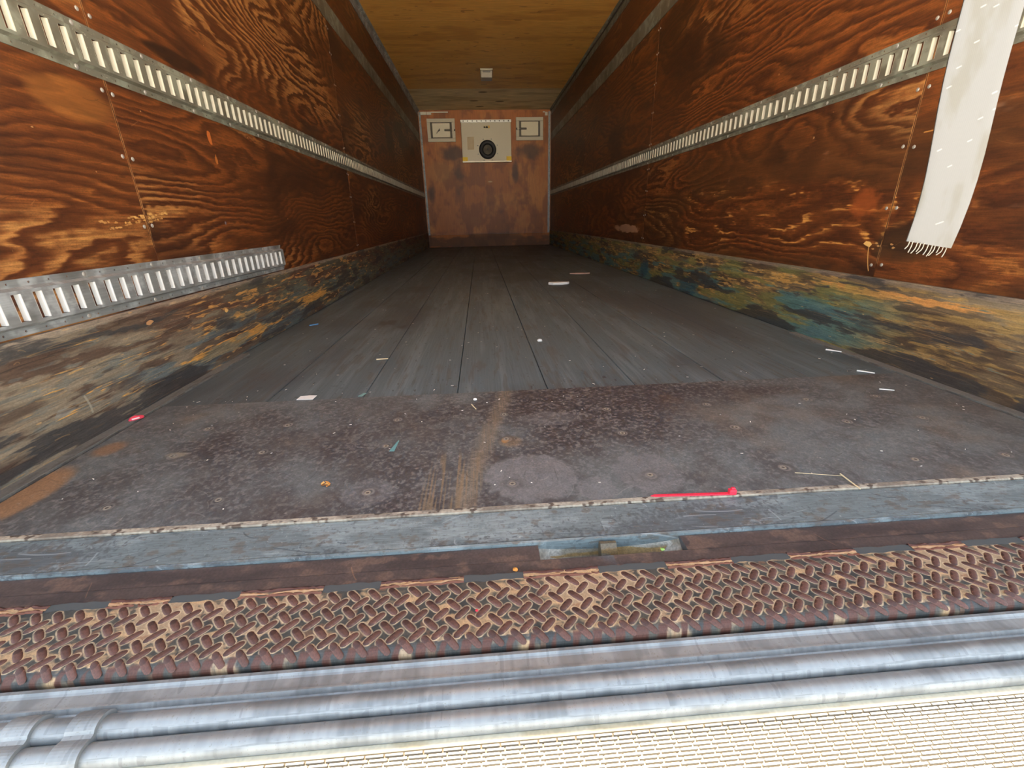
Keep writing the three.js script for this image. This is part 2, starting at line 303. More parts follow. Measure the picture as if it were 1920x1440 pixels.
// kick boards, weathered
function kick(s) {
  const z0 = -0.62, z1 = ZF, parts = [[-0.62, -2.75, 960], [-2.75, -5.2, 520], [-5.2, ZF, 260]], hgt = 0.292;
  const root = structure(group('baseboard_' + (s < 0 ? 'left' : 'right')), 'scuffed thick kick board along the foot of the ' + (s < 0 ? 'left' : 'right') + ' wall', 'kick board');
  for (const [a, b, ppm] of parts) {
    const L = a - b;
    const t = tex(L, hgt, ppm, (u, v) => {
      const z = s < 0 ? a - u : b + u, q = -z, y = v;
      const wq = q + 0.05 * noise(q * 13, y * 40), wy = y + 0.010 * (noise(q * 8, y * 60) - 0.5) + 0.005 * (noise(q * 40, y * 200) - 0.5);
      const f = noise(q * 30, y * 420), f2 = noise(q * 9, y * 150), gr = noise(q * 300, y * 600);
      const n1 = fbm(wq * 3.5, wy * 20, 5), n2 = fbm(wq * 7 + 9, wy * 52, 5), n3 = fbm(wq * 13, wy * 110 + 4, 4), lg = fbm(wq * 1.6 + 4, wy * 7 + s, 4), rag = n3 - 0.5 + 0.5 * (f - 0.5);
      if (s < 0) {
        setc(88, 74, 60); mixc(132, 122, 102, sst(0.42, 0.60, n1 + 0.10 * sst(1.9, 1.1, q)) * 0.75); mixc(64, 46, 36, sst(0.47, 0.62, n2) * 0.7); mixc(98, 106, 104, sst(0.54, 0.66, n3) * 0.45);
        mixc(78, 44, 30, 0.6 * sst(0.16, 0.24, y + 0.2 * rag) * sst(1.25, 1.7, q));
        mixc(74, 80, 66, sst(1.5, 2.1, q) * sst(0.42, 0.58, n1) * 0.6);
        mixc(190, 138, 66, 0.9 * sst(0.25, 0.6, Math.max(blob(q, y, 1.85, 0.066, 0.52, 0.030), 0.9 * blob(q, y, 2.7, 0.10, 0.5, 0.03), 0.8 * blob(q, y, 2.0, 0.15, 0.5, 0.022)) + 1.3 * rag));
        mixc(178, 130, 70, 0.75 * sst(0.58, 0.68, n3) * sst(1.3, 1.7, q) * sst(4.6, 3.6, q));
        mixc(70, 92, 104, 0.55 * sst(0.54, 0.64, fbm(wq * 5 + 2, wy * 40, 4)) * sst(1.1, 1.4, q) * sst(0.24, 0.12, y));
        mixc(138, 124, 108, 0.7 * sst(0.272, 0.282, y + 0.01 * rag));
        mixc(50, 49, 49, 0.8 * sst(0.50, 0.57, fbm(wq * 3.2, wy * 20 + 3, 5) + 0.32 * Math.max(blob(q, y, 1.0, 0.02, 0.34, 0.06), blob(q, y, 1.45, 0.015, 0.22, 0.07), 0.6 * blob(q, y, 2.3, 0.01, 0.5, 0.04), 0.6 * blob(q, y, 3.3, 0.01, 0.4, 0.05)) + 0.2 * rag - 0.115));
      } else {
        setc(98, 82, 60); mixc(62, 48, 36, sst(0.44, 0.60, n1) * 0.75); mixc(128, 118, 98, sst(0.45, 0.60, lg) * 0.7 * sst(2.1, 1.1, q)); mixc(150, 120, 66, sst(0.50, 0.62, n2) * 0.65);
        mixc(196, 150, 78, 0.8 * sst(0.57, 0.68, n3) * (0.35 + 0.65 * sst(1.2, 1.9, q)));
        mixc(198, 136, 70, 0.8 * sst(0.25, 0.6, Math.max(blob(q, y, 1.5, 0.24, 0.45, 0.020), blob(q, y, 1.6, 0.078, 0.3, 0.02)) + 1.2 * rag));
        mixc(104, 108, 58, 0.65 * sst(0.45, 0.60, fbm(wq * 4 + 5, wy * 30, 5)) * sst(1.3, 1.8, q));
        mixc(62, 104, 112, 0.75 * sst(0.50, 0.62, fbm(wq * 3.6 + 1, wy * 26 + 7, 5) + 0.14 * sst(0.16, 0.04, y) - 0.03) * sst(1.25, 1.7, q) * sst(0.26, 0.17, y));
        mixc(34, 74, 90, 0.75 * sst(0.25, 0.55, Math.max(blob(q, y, 2.98, 0.05, 0.17, 0.09), blob(q, y, 3.85, 0.09, 0.12, 0.1)) + 1.1 * rag));
        mixc(116, 104, 94, 0.7 * sst(0.270, 0.281, y + 0.01 * rag));
        mixc(48, 46, 46, 0.8 * sst(0.50, 0.57, fbm(wq * 3.2 + 2, wy * 20 + 3, 5) + 0.34 * Math.max(blob(q, y, 1.28, 0.015, 0.34, 0.06), blob(q, y, 0.85, 0.02, 0.2, 0.05), 0.7 * blob(q, y, 2.0, 0.01, 0.5, 0.03), 0.7 * blob(q, y, 3.4, 0.01, 0.5, 0.045)) + 0.2 * rag - 0.115));
      }
      mul(1.06 + 0.16 * (gr - 0.5));
      mul(0.84 + 0.22 * f + 0.1 * f2);
    }, (c) => {
      for (let i = 0; i < L * 130; i++) { const x = rr(0, L), y = rr(0, hgt), l = rr(0.01, 0.16); scratch(c, x, y, x + l, y + rr(-0.006, 0.006), rnd() < 0.5 ? 'rgba(206,158,90,0.35)' : 'rgba(28,24,20,0.4)', rr(0.0006, 0.002)); }
      for (let i = 0; i < L * 9; i++) flake(c, rr(0, L), rr(0, hgt), rr(0.003, 0.012), rr(0.001, 0.003), 'rgba(206,164,104,0.6)', 7);
      if (s < 0 && a > -1) { flake(c, a + 1.83, hgt - 0.198, 0.022, 0.010, 'rgba(226,178,104,0.95)', 7); flake(c, a + 1.41, hgt - 0.243, 0.016, 0.009, 'rgba(206,150,96,0.8)'); scratch(c, a + 1.113, hgt - 0.115, a + 1.118, hgt - 0.07, 'rgba(170,166,146,0.6)', 0.006); scratch(c, a + 1.09, hgt - 0.10, a + 1.2, hgt - 0.095, 'rgba(170,166,146,0.4)', 0.004); flake(c, a + 1.05, hgt - 0.10, 0.03, 0.012, 'rgba(150,158,156,0.35)'); }
    });
    const g = rbox(s < 0 ? -WX - 0.002 : KX, s < 0 ? -KX : WX + 0.002, 0.001, hgt, b, a, 0.003, 2);
    mesh('kick_board', uvm(g, (x, y, z) => [(s < 0 ? a - z : z - b) / L, y / hgt]), std({ map: t, bumpMap: t, bumpScale: 0.0012, roughness: 0.7 }), root);
  }
}
kick(-1); kick(1);

// grey flat strips and ceiling angles along both walls
{
  for (const s of [-1, 1]) {
    const a = s < 0 ? -WX : WX - 0.006, b = s < 0 ? -WX + 0.006 : WX;
    structure(mesh('trim_' + (s < 0 ? 1 : 2), uvm(rbox(a, b, 1.912, 2.036, ZF + 0.03, -0.62, 0.002, 1)), M.railPaint), 'flat grey metal strip high on the ' + (s < 0 ? 'left' : 'right') + ' wall', 'trim');
    // a folded angle: leg down the wall, bead, leg under the ceiling
    const X = (d) => s * (WX - d), pts = [[0, 2.335], [0.008, 2.335], [0.010, 2.345], [0.006, 2.352], [0.006, 2.392], [0.012, 2.402], [0.030, 2.412], [0.034, 2.420], [0.034, H], [0, H]].map(([d, y]) => [X(d), y]);
    structure(mesh('trim_' + (s < 0 ? 3 : 4), uvm(profZ(s < 0 ? pts : pts.slice().reverse(), -0.62, ZF + 0.03)), s < 0 ? M.galv : M.railPaint), 'folded metal angle between ceiling and ' + (s < 0 ? 'left' : 'right') + ' wall', 'trim');
  }
  const cable = new THREE.TubeGeometry(new THREE.CatmullRomCurve3(Array.from({ length: 24 }, (_, i) => new THREE.Vector3(WX - 0.024 + 0.002 * Math.sin(i * 2.1), 2.388 + 0.003 * Math.sin(i * 1.3), -0.7 - i * 0.375))), 120, 0.006, 8);
  tag(mesh('electric_cable', cable, std({ color: hex(52, 46, 42), roughness: 0.5 })), 'thin dark electric cable run under the ceiling angle of the right wall', 'cable');
}

// ------------------------------------------------------------------ ceiling and roof
{
  const c = structure(group('ceiling'), 'warm plywood ceiling of the cargo box', 'ceiling');
  const L = 2.44, t = tex(2.5, L, 420, (u, v) => {
    const w = fbm(u * 1.4, v * 4.2, 3) * 7 + v * 3 + 0.4 * noise(u * 2, v * 24), q = w * 1.7 - Math.floor(w * 1.7), p = q < 0.8 ? q / 0.8 : (1 - q) / 0.2;
    setc(222, 160, 76); mixc(236, 184, 104, p * 0.6 * fbm(u * 3, v * 6, 3)); mixc(188, 126, 54, sst(0.5, 0.72, fbm(u * 2.2 + 3, v * 7, 4)) * 0.55); mul(0.9 + 0.14 * noise(u * 12, v * 260));
    if (fbm(u * 9, v * 24, 2) > 0.83) mixc(146, 92, 38, 0.6);
  });
  const m = std({ map: t, bumpMap: t, bumpScale: 0.0004, roughness: 0.5 });
  for (let k = 0; k < 3; k++) { const a = -0.62 - k * 2.44 - (k ? 0.0015 : 0), b = k < 2 ? -0.62 - (k + 1) * 2.44 + 0.0015 : -7.985; mesh('ceiling_panel', uvm(box(-1.25, 1.25, H, H + 0.012, b, a), (x, y, z) => [(x + 1.25) / 2.5, (a - z) / L + k * 0.37]), m, c); }
  const pt = tex(2.5, 1.42, 300, (u, v) => { const a = fbm(u * 1.5, v * 6, 4), b = noise(u * 9, v * 130); setc(232, 208, 156); mixc(200, 172, 122, sst(0.45, 0.68, a) * 0.8); mul(0.88 + 0.2 * b); for (const [x, y] of [[1.2, 0.2], [1.05, 0.75], [1.5, 0.8], [1.15, 1.15]]) mixc(92, 70, 42, sst(0, 0.7, blob(u, v, x, y, 0.09, 0.05)) * 0.7); });
  mesh('pale_panel', uvm(box(-1.25, 1.25, H, H + 0.011, ZF, -7.987), (x, y, z) => [(x + 1.25) / 2.5, (-7.987 - z) / 1.42]), std({ map: pt, roughness: 0.7 }), c).userData.label = 'pale unstained plywood at the cab end';
  mesh('roof_skin', box(-1.31, 1.31, H + 0.012, H + 0.10, -0.50, ZF - 0.05), std({ color: hex(205, 205, 200), roughness: 0.6 }), c);
}
// rear door frame, above and beside the view
{
  const f = structure(group('door_1'), 'white steel frame around the rear opening', 'door frame');
  const m = std({ color: hex(205, 205, 202), roughness: 0.5 });
  mesh('frame_header', rbox(-1.31, 1.31, 2.36, 2.60, -0.62, -0.464, 0.01), m, f);
  mesh('frame_post', rbox(-1.31, -1.225, -0.14, 2.36, -0.62, -0.475, 0.01), m, f);
  mesh('frame_post', rbox(1.225, 1.31, -0.14, 2.36, -0.62, -0.475, 0.01), m, f);
}

// ------------------------------------------------------------------ front wall and what is mounted on it
{
  const t = tex(2.5, 2.45, 420, (u, v) => {
    const x = u - 1.25, y = v, a = fbm(u * 2.2, v * 2.2, 5), b = fbm(u * 7 + 4, v * 4, 4), f = noise(u * 160, v * 9);
    setc(178, 102, 38); mixc(206, 134, 60, sst(0.45, 0.68, a) * 0.6); mixc(130, 72, 28, sst(0.45, 0.65, b) * 0.6); mul(0.92 + 0.12 * f);
    mixc(52, 30, 18, 0.62 * sst(0.05, 0.9, Math.max(blob(x, y, -0.68, 1.72, 0.32, 0.16), blob(x, y, 0.85, 1.72, 0.32, 0.17), 1.2 * blob(x, y, 0.55, 1.38, 0.09, 0.24), 0.8 * blob(x, y, -1.1, 1.05, 0.09, 0.3), 0.6 * blob(x, y, -0.55, 1.3, 0.14, 0.5)) + 1.1 * (fbm(u * 6, v * 6, 4) - 0.5)));
    mixc(176, 116, 54, 0.5 * sst(0.1, 0.7, blob(x, y, -0.95, 1.4, 0.3, 0.22) + 0.6 * (a - 0.5)));
    mixc(214, 176, 130, 0.8 * sst(0.2, 0.7, blob(x, y, 0.05, 1.21, 0.06, 0.02)));
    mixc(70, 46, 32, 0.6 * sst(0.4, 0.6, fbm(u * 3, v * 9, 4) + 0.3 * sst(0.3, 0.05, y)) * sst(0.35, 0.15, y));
  });
  const w = structure(group('wall_front'), 'stained plywood wall at the cab end of the box', 'wall');
  mesh('plywood_panel', uvm(box(-1.30, 1.30, 0.24, H + 0.02, ZF - 0.02, ZF), (x, y) => [(x + 1.25) / 2.5, y / 2.45]), std({ map: t, roughness: 0.5 }), w);
  mesh('kick_board', uvm(rbox(-1.25, 1.25, 0.0, 0.238, ZF - 0.02, ZF + 0.008, 0.003), (x, y) => [(x + 1.25) / 2.5, y / 2.45]), std({ map: t, roughness: 0.6 }), w);
  mesh('outer_skin', box(-1.305, 1.305, -0.14, H + 0.1, ZF - 0.06, ZF - 0.021), std({ color: hex(205, 205, 200), roughness: 0.6 }), w);
  for (const s of [-1, 1]) {
    structure(mesh('trim_' + (s < 0 ? 5 : 6), uvm(profX([[ZF, 0.02], [ZF + 0.006, 0.02], [ZF + 0.006, 2.40], [ZF, 2.40]], s < 0 ? -1.235 : 1.195, s < 0 ? -1.200 : 1.235)), M.alum), 'pale metal corner strip at the ' + (s < 0 ? 'left' : 'right') + ' end of the front wall', 'trim');
  }
  const br = group('corner_bracket', [-1.09, 2.385, ZF]);
  tag(br, 'white torn bracket strip at the upper left corner of the front wall', 'bracket');
  const wm = std({ color: hex(214, 206, 188), roughness: 0.6 });
  mesh('plate', rbox(-0.11, 0.0, -0.03, 0.02, 0, 0.012, 0.003), wm, br); mesh('plate', rbox(0.005, 0.09, -0.03, 0.02, 0, 0.010, 0.003), wm, br); mesh('strip', rbox(0.09, 0.40, 0.002, 0.022, 0, 0.008, 0.002), wm, br);
  const b2 = group('corner_bracket', [1.15, 2.36, ZF]); tag(b2, 'small pale bracket at the upper right corner of the front wall', 'bracket');
  mesh('plate', rbox(-0.02, 0.03, -0.03, 0.03, 0, 0.01, 0.003), wm, b2); mesh('plate', rbox(-0.06, -0.02, 0.02, 0.04, 0, 0.008, 0.002), wm, b2);

  // the grey unit with its fan
  const u = group('fan_unit', [0.006, 1.546, ZF]);
  tag(u, 'grey metal blower unit with a round black fan and yellow corner stickers', 'blower');
  const gm = std({ color: hex(206, 192, 164), roughness: 0.45, metalness: 0.1 });
  mesh('housing', uvm(rbox(-0.468, 0.468, 0, 0.70, 0, 0.09, 0.006)), gm, u);
  mesh('top_flange', rbox(-0.474, 0.474, 0.662, 0.706, 0.088, 0.112, 0.004), std({ color: hex(226, 222, 210), roughness: 0.3, metalness: 0.5 }), u);
  for (let i = 0; i < 11; i++) mesh('rivet', new THREE.SphereGeometry(0.011, 8, 6), std({ color: hex(120, 112, 100), roughness: 0.4 }), u, [-0.42 + i * 0.084, 0.684, 0.113]);
  mesh('bottom_lip', rbox(-0.47, 0.47, -0.004, 0.022, 0.085, 0.104, 0.004), std({ color: hex(208, 196, 170), roughness: 0.4, metalness: 0.4 }), u);
  const fan = new THREE.Group(); fan.name = 'fan'; fan.position.set(0.016, 0.212, 0.09); u.add(fan);
  mesh('fan_ring', new THREE.TorusGeometry(0.122, 0.042, 12, 36), std({ color: hex(40, 38, 38), roughness: 0.55 }), fan);
  mesh('fan_hub', (() => { const g = new THREE.LatheGeometry([[0, 0.045], [0.02, 0.045], [0.026, 0.03], [0.05, 0.026], [0.06, 0.012], [0.084, 0.008], [0.084, 0]].map((p) => new THREE.Vector2(...p)), 28); g.rotateX(Math.PI / 2); return g; })(), std({ color: hex(150, 140, 124), roughness: 0.35, metalness: 0.6 }), fan);
  mesh('hub_bolt', (() => { const g = new THREE.CylinderGeometry(0.016, 0.016, 0.02, 6); g.rotateX(Math.PI / 2); return g; })(), std({ color: hex(34, 30, 28), roughness: 0.5 }), fan, [0, 0, 0.05]);
  for (let i = 0; i < 8; i++) { const a = i * Math.PI / 4 + 0.4; mesh('mounting_bolt', new THREE.SphereGeometry(0.009, 8, 6), M.rivet, u, [0.016 + Math.cos(a) * 0.2, 0.212 + Math.sin(a) * 0.19, 0.092]); }
  const ys = std({ color: hex(252, 206, 20), roughness: 0.5 });
  mesh('yellow_sticker', rbox(-0.468, -0.372, 0.012, 0.088, 0.089, 0.0925, 0.0015, 1), ys, u); mesh('yellow_sticker', rbox(0.372, 0.468, 0.024, 0.094, 0.089, 0.0925, 0.0015, 1), ys, u);
  mesh('rating_plate', rbox(-0.366, -0.236, 0.216, 0.430, 0.089, 0.0925, 0.0015, 1), std({ color: hex(214, 190, 150), roughness: 0.6 }), u);
  mesh('warning_label', uvm(box(-0.045, 0.068, 0.560, 0.612, 0.0895, 0.092), (x, y) => [(x + 0.045) / 0.113, (y - 0.56) / 0.052]), std({ map: tex(0.113, 0.052, 900, (a, b) => { setc(206, 190, 140); if (Math.abs(a - 0.06) < 0.012 + (0.04 - b) * 0.4 && b > 0.01 && b < 0.045) setc(60, 44, 20); if (a < 0.035 && b > 0.012 && b < 0.04) setc(78, 62, 40); if (a > 0.09 && b > 0.012) setc(226, 168, 50); }), roughness: 0.6 }), u);

  // two hatches with a lever latch each
  for (const s of [-1, 1]) {
    const h = group('wall_hatch', [s * 0.834, s < 0 ? 1.905 : 1.917, ZF]);
    tag(h, s < 0 ? 'square metal hatch with a dark scrawl, left of the blower unit' : 'square metal hatch with a plain pale door, right of the blower unit', 'hatch', 'hatches beside the blower');
    const fm = std({ color: hex(206, 194, 168), roughness: 0.5, metalness: 0.1 }), dm = std({ color: hex(240, 226, 194), roughness: 0.5, metalness: 0 });
    for (const [a, b, c, d] of [[-0.26, 0.26, 0.325, 0.385], [-0.26, 0.26, 0, 0.06], [-0.26, -0.20, 0.06, 0.325], [0.20, 0.26, 0.06, 0.325]]) mesh('frame_rail', rbox(a, b, c, d, 0, 0.035, 0.005), fm, h);
    mesh('door_panel', rbox(-0.165, 0.165, 0.075, 0.31, 0.004, 0.045, 0.008), dm, h);
    mesh('seal_channel', box(-0.205, 0.205, 0.055, 0.33, 0, 0.006), std({ color: hex(108, 98, 84), roughness: 0.7 }), h);
    const lv = mesh('lever', rbox(-0.1, 0.1, -0.016, 0.016, 0, 0.02, 0.007), std({ color: hex(104, 94, 80), roughness: 0.5, metalness: 0.3 }), h, [s < 0 ? 0.16 : -0.16, 0.19, 0.046]);
    mesh('lever_pivot', (() => { const g = new THREE.CylinderGeometry(0.02, 0.02, 0.012, 12); g.rotateX(Math.PI / 2); return g; })(), fm, lv, [s < 0 ? 0.06 : -0.06, 0, 0.024]);
    if (s < 0) mesh('scrawl', new THREE.TubeGeometry(new THREE.CatmullRomCurve3([[-0.09, 0.14], [-0.05, 0.19], [-0.02, 0.2], [-0.06, 0.17], [-0.03, 0.22]].map(([x, y]) => new THREE.Vector3(x, y, 0.046))), 20, 0.005, 6), std({ color: hex(88, 78, 66), roughness: 0.8 }), h);
  }
}
{ // ceiling lamp near the cab end, unlit
  const l = group('ceiling_lamp', [-0.01, H, -7.10]);
  tag(l, 'small square ceiling lamp with a grey lens, switched off', 'lamp');
  mesh('lamp_base', rbox(-0.085, 0.085, -0.02, 0, -0.10, 0.10, 0.006), std({ color: hex(172, 162, 142), roughness: 0.5 }), l);
  mesh('lamp_rim', rbox(-0.078, 0.078, -0.105, -0.02, -0.09, 0.09, 0.012, 3), std({ color: hex(160, 151, 134), roughness: 0.45 }), l);
  mesh('lamp_lens', rbox(-0.055, 0.055, -0.045, -0.028, 0.0, 0.098, 0.01, 3), std({ color: hex(104, 100, 94), roughness: 0.3 }), l);
}

// ------------------------------------------------------------------ slotted cargo rails
const PITCH = 0.0508;
// local: x out of the wall, y up from the rail's lower edge, z 0 to -len
const OPEN = 0.0245;   // slot opening along the rail
const lipGeo = (() => { // both long edges of a slot: a tight bend, then a lip turned in towards the wall
  const r = 0.0038, list = [];
  for (const e of [-1, 1]) {
    const out = []; for (let i = 0; i <= 5; i++) { const a = i / 5 * 1.3; out.push([OPEN / 2 - r * Math.sin(a) + 0.0, 0.012 - r + r * Math.cos(a)]); }
    out.push([OPEN / 2 - r - 0.0022, 0.0014]);
    const inn = out.slice().reverse().map(([z, x]) => [z + 0.0016, x - 0.0014]);
    const sh = new THREE.Shape([...out, ...inn].map(([z, x]) => new THREE.Vector2(x, -z * e)));
    const g = new THREE.ExtrudeGeometry(sh, { depth: 0.061, bevelEnabled: false, curveSegments: 1 }); g.rotateX(-Math.PI / 2); g.translate(0, 0.031, 0); list.push(uvm(g));
  }
  return merge(list);
})();
const rivetGeo = (() => { const g = new THREE.SphereGeometry(0.0065, 10, 6, 0, 6.2832, 0, Math.PI / 2); g.scale(1, 0.45, 1); g.rotateZ(-Math.PI / 2); return g; })();
function rail(name, label, pos, ry, len, phase, mat, lipMat, clipEnd) {
  const R = group(name, pos, ry); tag(R, label, 'cargo rail');
  const list = [], TOP = 0.123;
  for (const y0 of [0, 0.105]) { // flanges with a row of holes
    const sh = new THREE.Shape([new THREE.Vector2(0, y0), new THREE.Vector2(len - (clipEnd ? 0.012 : 0), y0), new THREE.Vector2(len, y0 + (clipEnd && y0 === 0 ? 0.012 : 0.018)), new THREE.Vector2(len - (clipEnd && y0 ? 0.012 : 0), y0 + 0.018), new THREE.Vector2(0, y0 + 0.018)]);
    for (let d = phase; d < len - 0.02; d += PITCH) if (d > 0.02) { const h = new THREE.Path(); h.absarc(d, y0 + 0.0088, 0.0027, 0, Math.PI * 2, true); sh.holes.push(h); }
    const g = new THREE.ExtrudeGeometry(sh, { depth: 0.0025, bevelEnabled: false, curveSegments: 6 }); g.rotateY(Math.PI / 2); list.push(uvm(g));
  }
  const ramp = (a, b) => profZ([[a[0], a[1]], [b[0], b[1]], [b[0] - 0.0025, b[1]], [a[0] - 0.0025, a[1]]], 0, -len);
  list.push(uvm(ramp([0.0025, 0.0175], [0.012, 0.0235])), uvm(ramp([0.012, 0.0995], [0.0025, 0.1055])));
  list.push(uvm(box(0.0095, 0.012, 0.0234, 0.0310, -len, 0)), uvm(box(0.0095, 0.012, 0.0920, 0.0996, -len, 0)));
  let last = 0;
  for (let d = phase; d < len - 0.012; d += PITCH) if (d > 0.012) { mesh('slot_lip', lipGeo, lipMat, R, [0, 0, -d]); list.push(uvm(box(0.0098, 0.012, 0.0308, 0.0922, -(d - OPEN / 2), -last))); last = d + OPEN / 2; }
  list.push(uvm(box(0.0098, 0.012, 0.0308, 0.0922, -len, -last)));
  mesh('rail_body', merge(list), mat, R);
  for (let d = phase + 0.02; d < len - 0.02; d += PITCH * 5) for (const y of [0.0088, 0.1138]) mesh('rivet', rivetGeo, M.rivet, R, [0.0025, y, -d - (y > 0.1 ? 0.03 : 0)]);
  return R;
}
// phase: distance of the first slot's middle from the near end
rail('cargo_rail', 'short bright galvanised slotted rail just above the left kick board', [-WX, 0.2955, -0.66], 0, 1.808, ((1.050 - 0.66) % PITCH), M.galv, M.galvLipLit, true);
rail('cargo_rail', 'long dull grey slotted rail along the middle of the left wall', [-WX, 0.9165, -0.66], 0, 8.72, ((1.334 - 0.66) % PITCH), M.railPaint, M.paintLipLit, false);
rail('cargo_rail', 'long dull grey slotted rail along the right wall, behind the white strap', [WX, 0.929, -9.38], Math.PI, 8.72, 0.02, M.railPaint, M.paintLipLit, false);

// ------------------------------------------------------------------ rear sill
{
  const steel = metres(tex(1.2, 0.3, 1400, (u, v) => {
    const a = fbm(u * 14, v * 30, 5), b = fbm(u * 50, v * 90, 4), f = noise(u * 60, v * 700), g = fbm(u * 4 + 3, v * 9, 4);
    const k2 = fbm(u * 190, v * 200, 3); setc(118, 131, 133); mixc(146, 160, 162, sst(0.46, 0.66, a + 0.3 * (k2 - 0.5)) * 0.8); mixc(86, 92, 96, sst(0.5, 0.66, g + 0.3 * (k2 - 0.5)) * 0.7); mixc(104, 90, 78, sst(0.60, 0.74, b) * 0.45); mixc(84, 88, 90, sst(0.58, 0.74, k2) * 0.3); mul(0.9 + 0.18 * f);
    const sp = noise(u * 420, v * 420); if (sp > 0.955) mixc(196, 200, 196, 0.6); if (sp < 0.04) mixc(64, 62, 62, 0.5);
  }, (c) => { for (let i = 0; i < 90; i++) { const x = rr(0, 1.2), y = rr(0, 0.3); scratch(c, x, y, x + rr(-0.09, 0.09), y + rr(-0.02, 0.03), rnd() < 0.5 ? 'rgba(176,186,188,0.5)' : 'rgba(62,70,78,0.5)', rr(0.0006, 0.003)); } }));
  const brown = metres(tex(1.2, 0.3, 1200, (u, v) => {
    const a = fbm(u * 8, v * 30, 5), b = fbm(u * 40 + 3, v * 60, 4), f = noise(u * 420, v * 420);
    setc(76, 64, 60); mixc(58, 50, 49, sst(0.45, 0.68, a) * 0.8); mixc(112, 88, 74, sst(0.55, 0.72, b) * 0.6); mixc(84, 88, 92, sst(0.6, 0.72, fbm(u * 3 + 6, v * 6, 4)) * 0.8); mul(0.88 + 0.22 * f);
  }, (c) => { for (let i = 0; i < 40; i++) { const x = rr(0, 1.2), y = rr(0, 0.3); scratch(c, x, y, x + rr(0, 0.03), y + rr(0.01, 0.05), 'rgba(160,112,76,0.5)', rr(0.0006, 0.0018)); } }));
  const pale = metres(tex(0.8, 0.2, 1200, (u, v) => { const a = fbm(u * 18, v * 60, 4), b = fbm(u * 60, v * 120, 3); setc(164, 154, 136); mixc(122, 110, 96, sst(0.5, 0.68, a) * 0.8); mixc(92, 78, 66, sst(0.62, 0.72, b)); mul(0.88 + 0.2 * noise(u * 300, v * 300)); }));
  const S = group('rear_sill', [0, 0, -0.60]);
  tag(S, 'worn grey and rust brown steel sill across the rear opening', 'sill');
  const P = (g) => { g.translate(0, 0, 0.60); return uvm(g); };
  mesh('edge_strip', P(rbox(-1.22, 1.22, -0.03, 0.0035, -0.7015, -0.6875, 0.002, 1)), std({ map: pale, bumpMap: pale, bumpScale: 0.001, roughness: 0.85 }), S).userData.label = 'pale frayed edging strip';
  mesh('sill_plate', P(profX([[-0.687, -0.03], [-0.687, -0.001], [-0.684, 0.001], [-0.604, 0.0], [-0.600, 0.002], [-0.5955, 0.001], [-0.5945, -0.03]], -1.22, 1.22)), std({ map: steel, bumpMap: steel, bumpScale: 0.0008, roughness: 0.5, metalness: 0.25 }), S);
  const bm = std({ map: brown, bumpMap: brown, bumpScale: 0.0008, roughness: 0.6 });
  // the step, cut out for a latch pocket
  const x0 = -0.122, x1 = 0.128;
  mesh('step_plate', P(box(-1.22, x0, -0.04, -0.004, -0.594, -0.560)), bm, S);
  mesh('step_plate', P(box(x1, 1.22, -0.04, -0.004, -0.594, -0.560)), bm, S);
  mesh('step_edge', P(rbox(-1.22, 1.22, -0.06, -0.0035, -0.5605, -0.533, 0.002, 1)), bm, S);
  // pocket: a scooped tray with sloping ends
  const pk = new THREE.BufferGeometry(), vs = [], ix = [], NX = 24, NZ = 8;
  for (let i = 0; i <= NX; i++) for (let j = 0; j <= NZ; j++) { const a = i / NX, b = j / NZ, d = Math.pow(Math.sin(Math.PI * Math.min(1, a * 0.86 + 0.08)), 0.6) * (0.35 + 0.65 * Math.sin(Math.PI * 0.5 * Math.min(1, b * 1.5))); vs.push(x0 + (x1 - x0) * a, -0.0045 - 0.044 * d, -0.5945 + 0.0345 * b + 0.60); }
  for (let i = 0; i < NX; i++) for (let j = 0; j < NZ; j++) { const k = i * (NZ + 1) + j; ix.push(k, k + 1, k + NZ + 1, k + 1, k + NZ + 2, k + NZ + 1); }
  pk.setAttribute('position', new THREE.Float32BufferAttribute(vs, 3)); pk.setIndex(ix); pk.computeVertexNormals();
  const pkt = metres(tex(0.5, 0.3, 1400, (u, v) => { const a = fbm(u * 20, v * 40, 4), q = noise(u * 500, v * 500); setc(120, 112, 96); mixc(154, 150, 138, sst(0.45, 0.68, a)); mixc(134, 104, 54, sst(0.6, 0.7, fbm(u * 9 + 4, v * 60, 3)) * 0.8); mul(0.85 + 0.25 * q); }));
  mesh('latch_pocket', uvm(pk), std({ map: pkt, roughness: 0.7, side: THREE.DoubleSide }), S);
  // peg standing in the pocket
  mesh('latch_peg', uvm(profX([[-0.593 + 0.6, -0.036], [-0.593 + 0.6, -0.006], [-0.590 + 0.6, -0.001], [-0.583 + 0.6, 0.000], [-0.576 + 0.6, -0.007], [-0.570 + 0.6, -0.018], [-0.566 + 0.6, -0.036]], -0.016, 0.012)), std({ map: pkt, color: hex(205, 200, 190), roughness: 0.6 }), S);
  // stitch welds and flakes of grey paint in turn along the plate joint
  const rust = [std({ color: hex(112, 70, 54), roughness: 0.85 }), std({ color: hex(88, 54, 44), roughness: 0.85 }), std({ color: hex(172, 132, 96), roughness: 0.9 })];
  const greyPaint = std({ color: hex(74, 78, 78), roughness: 0.6 });
  let x = -1.16, wk = 0;
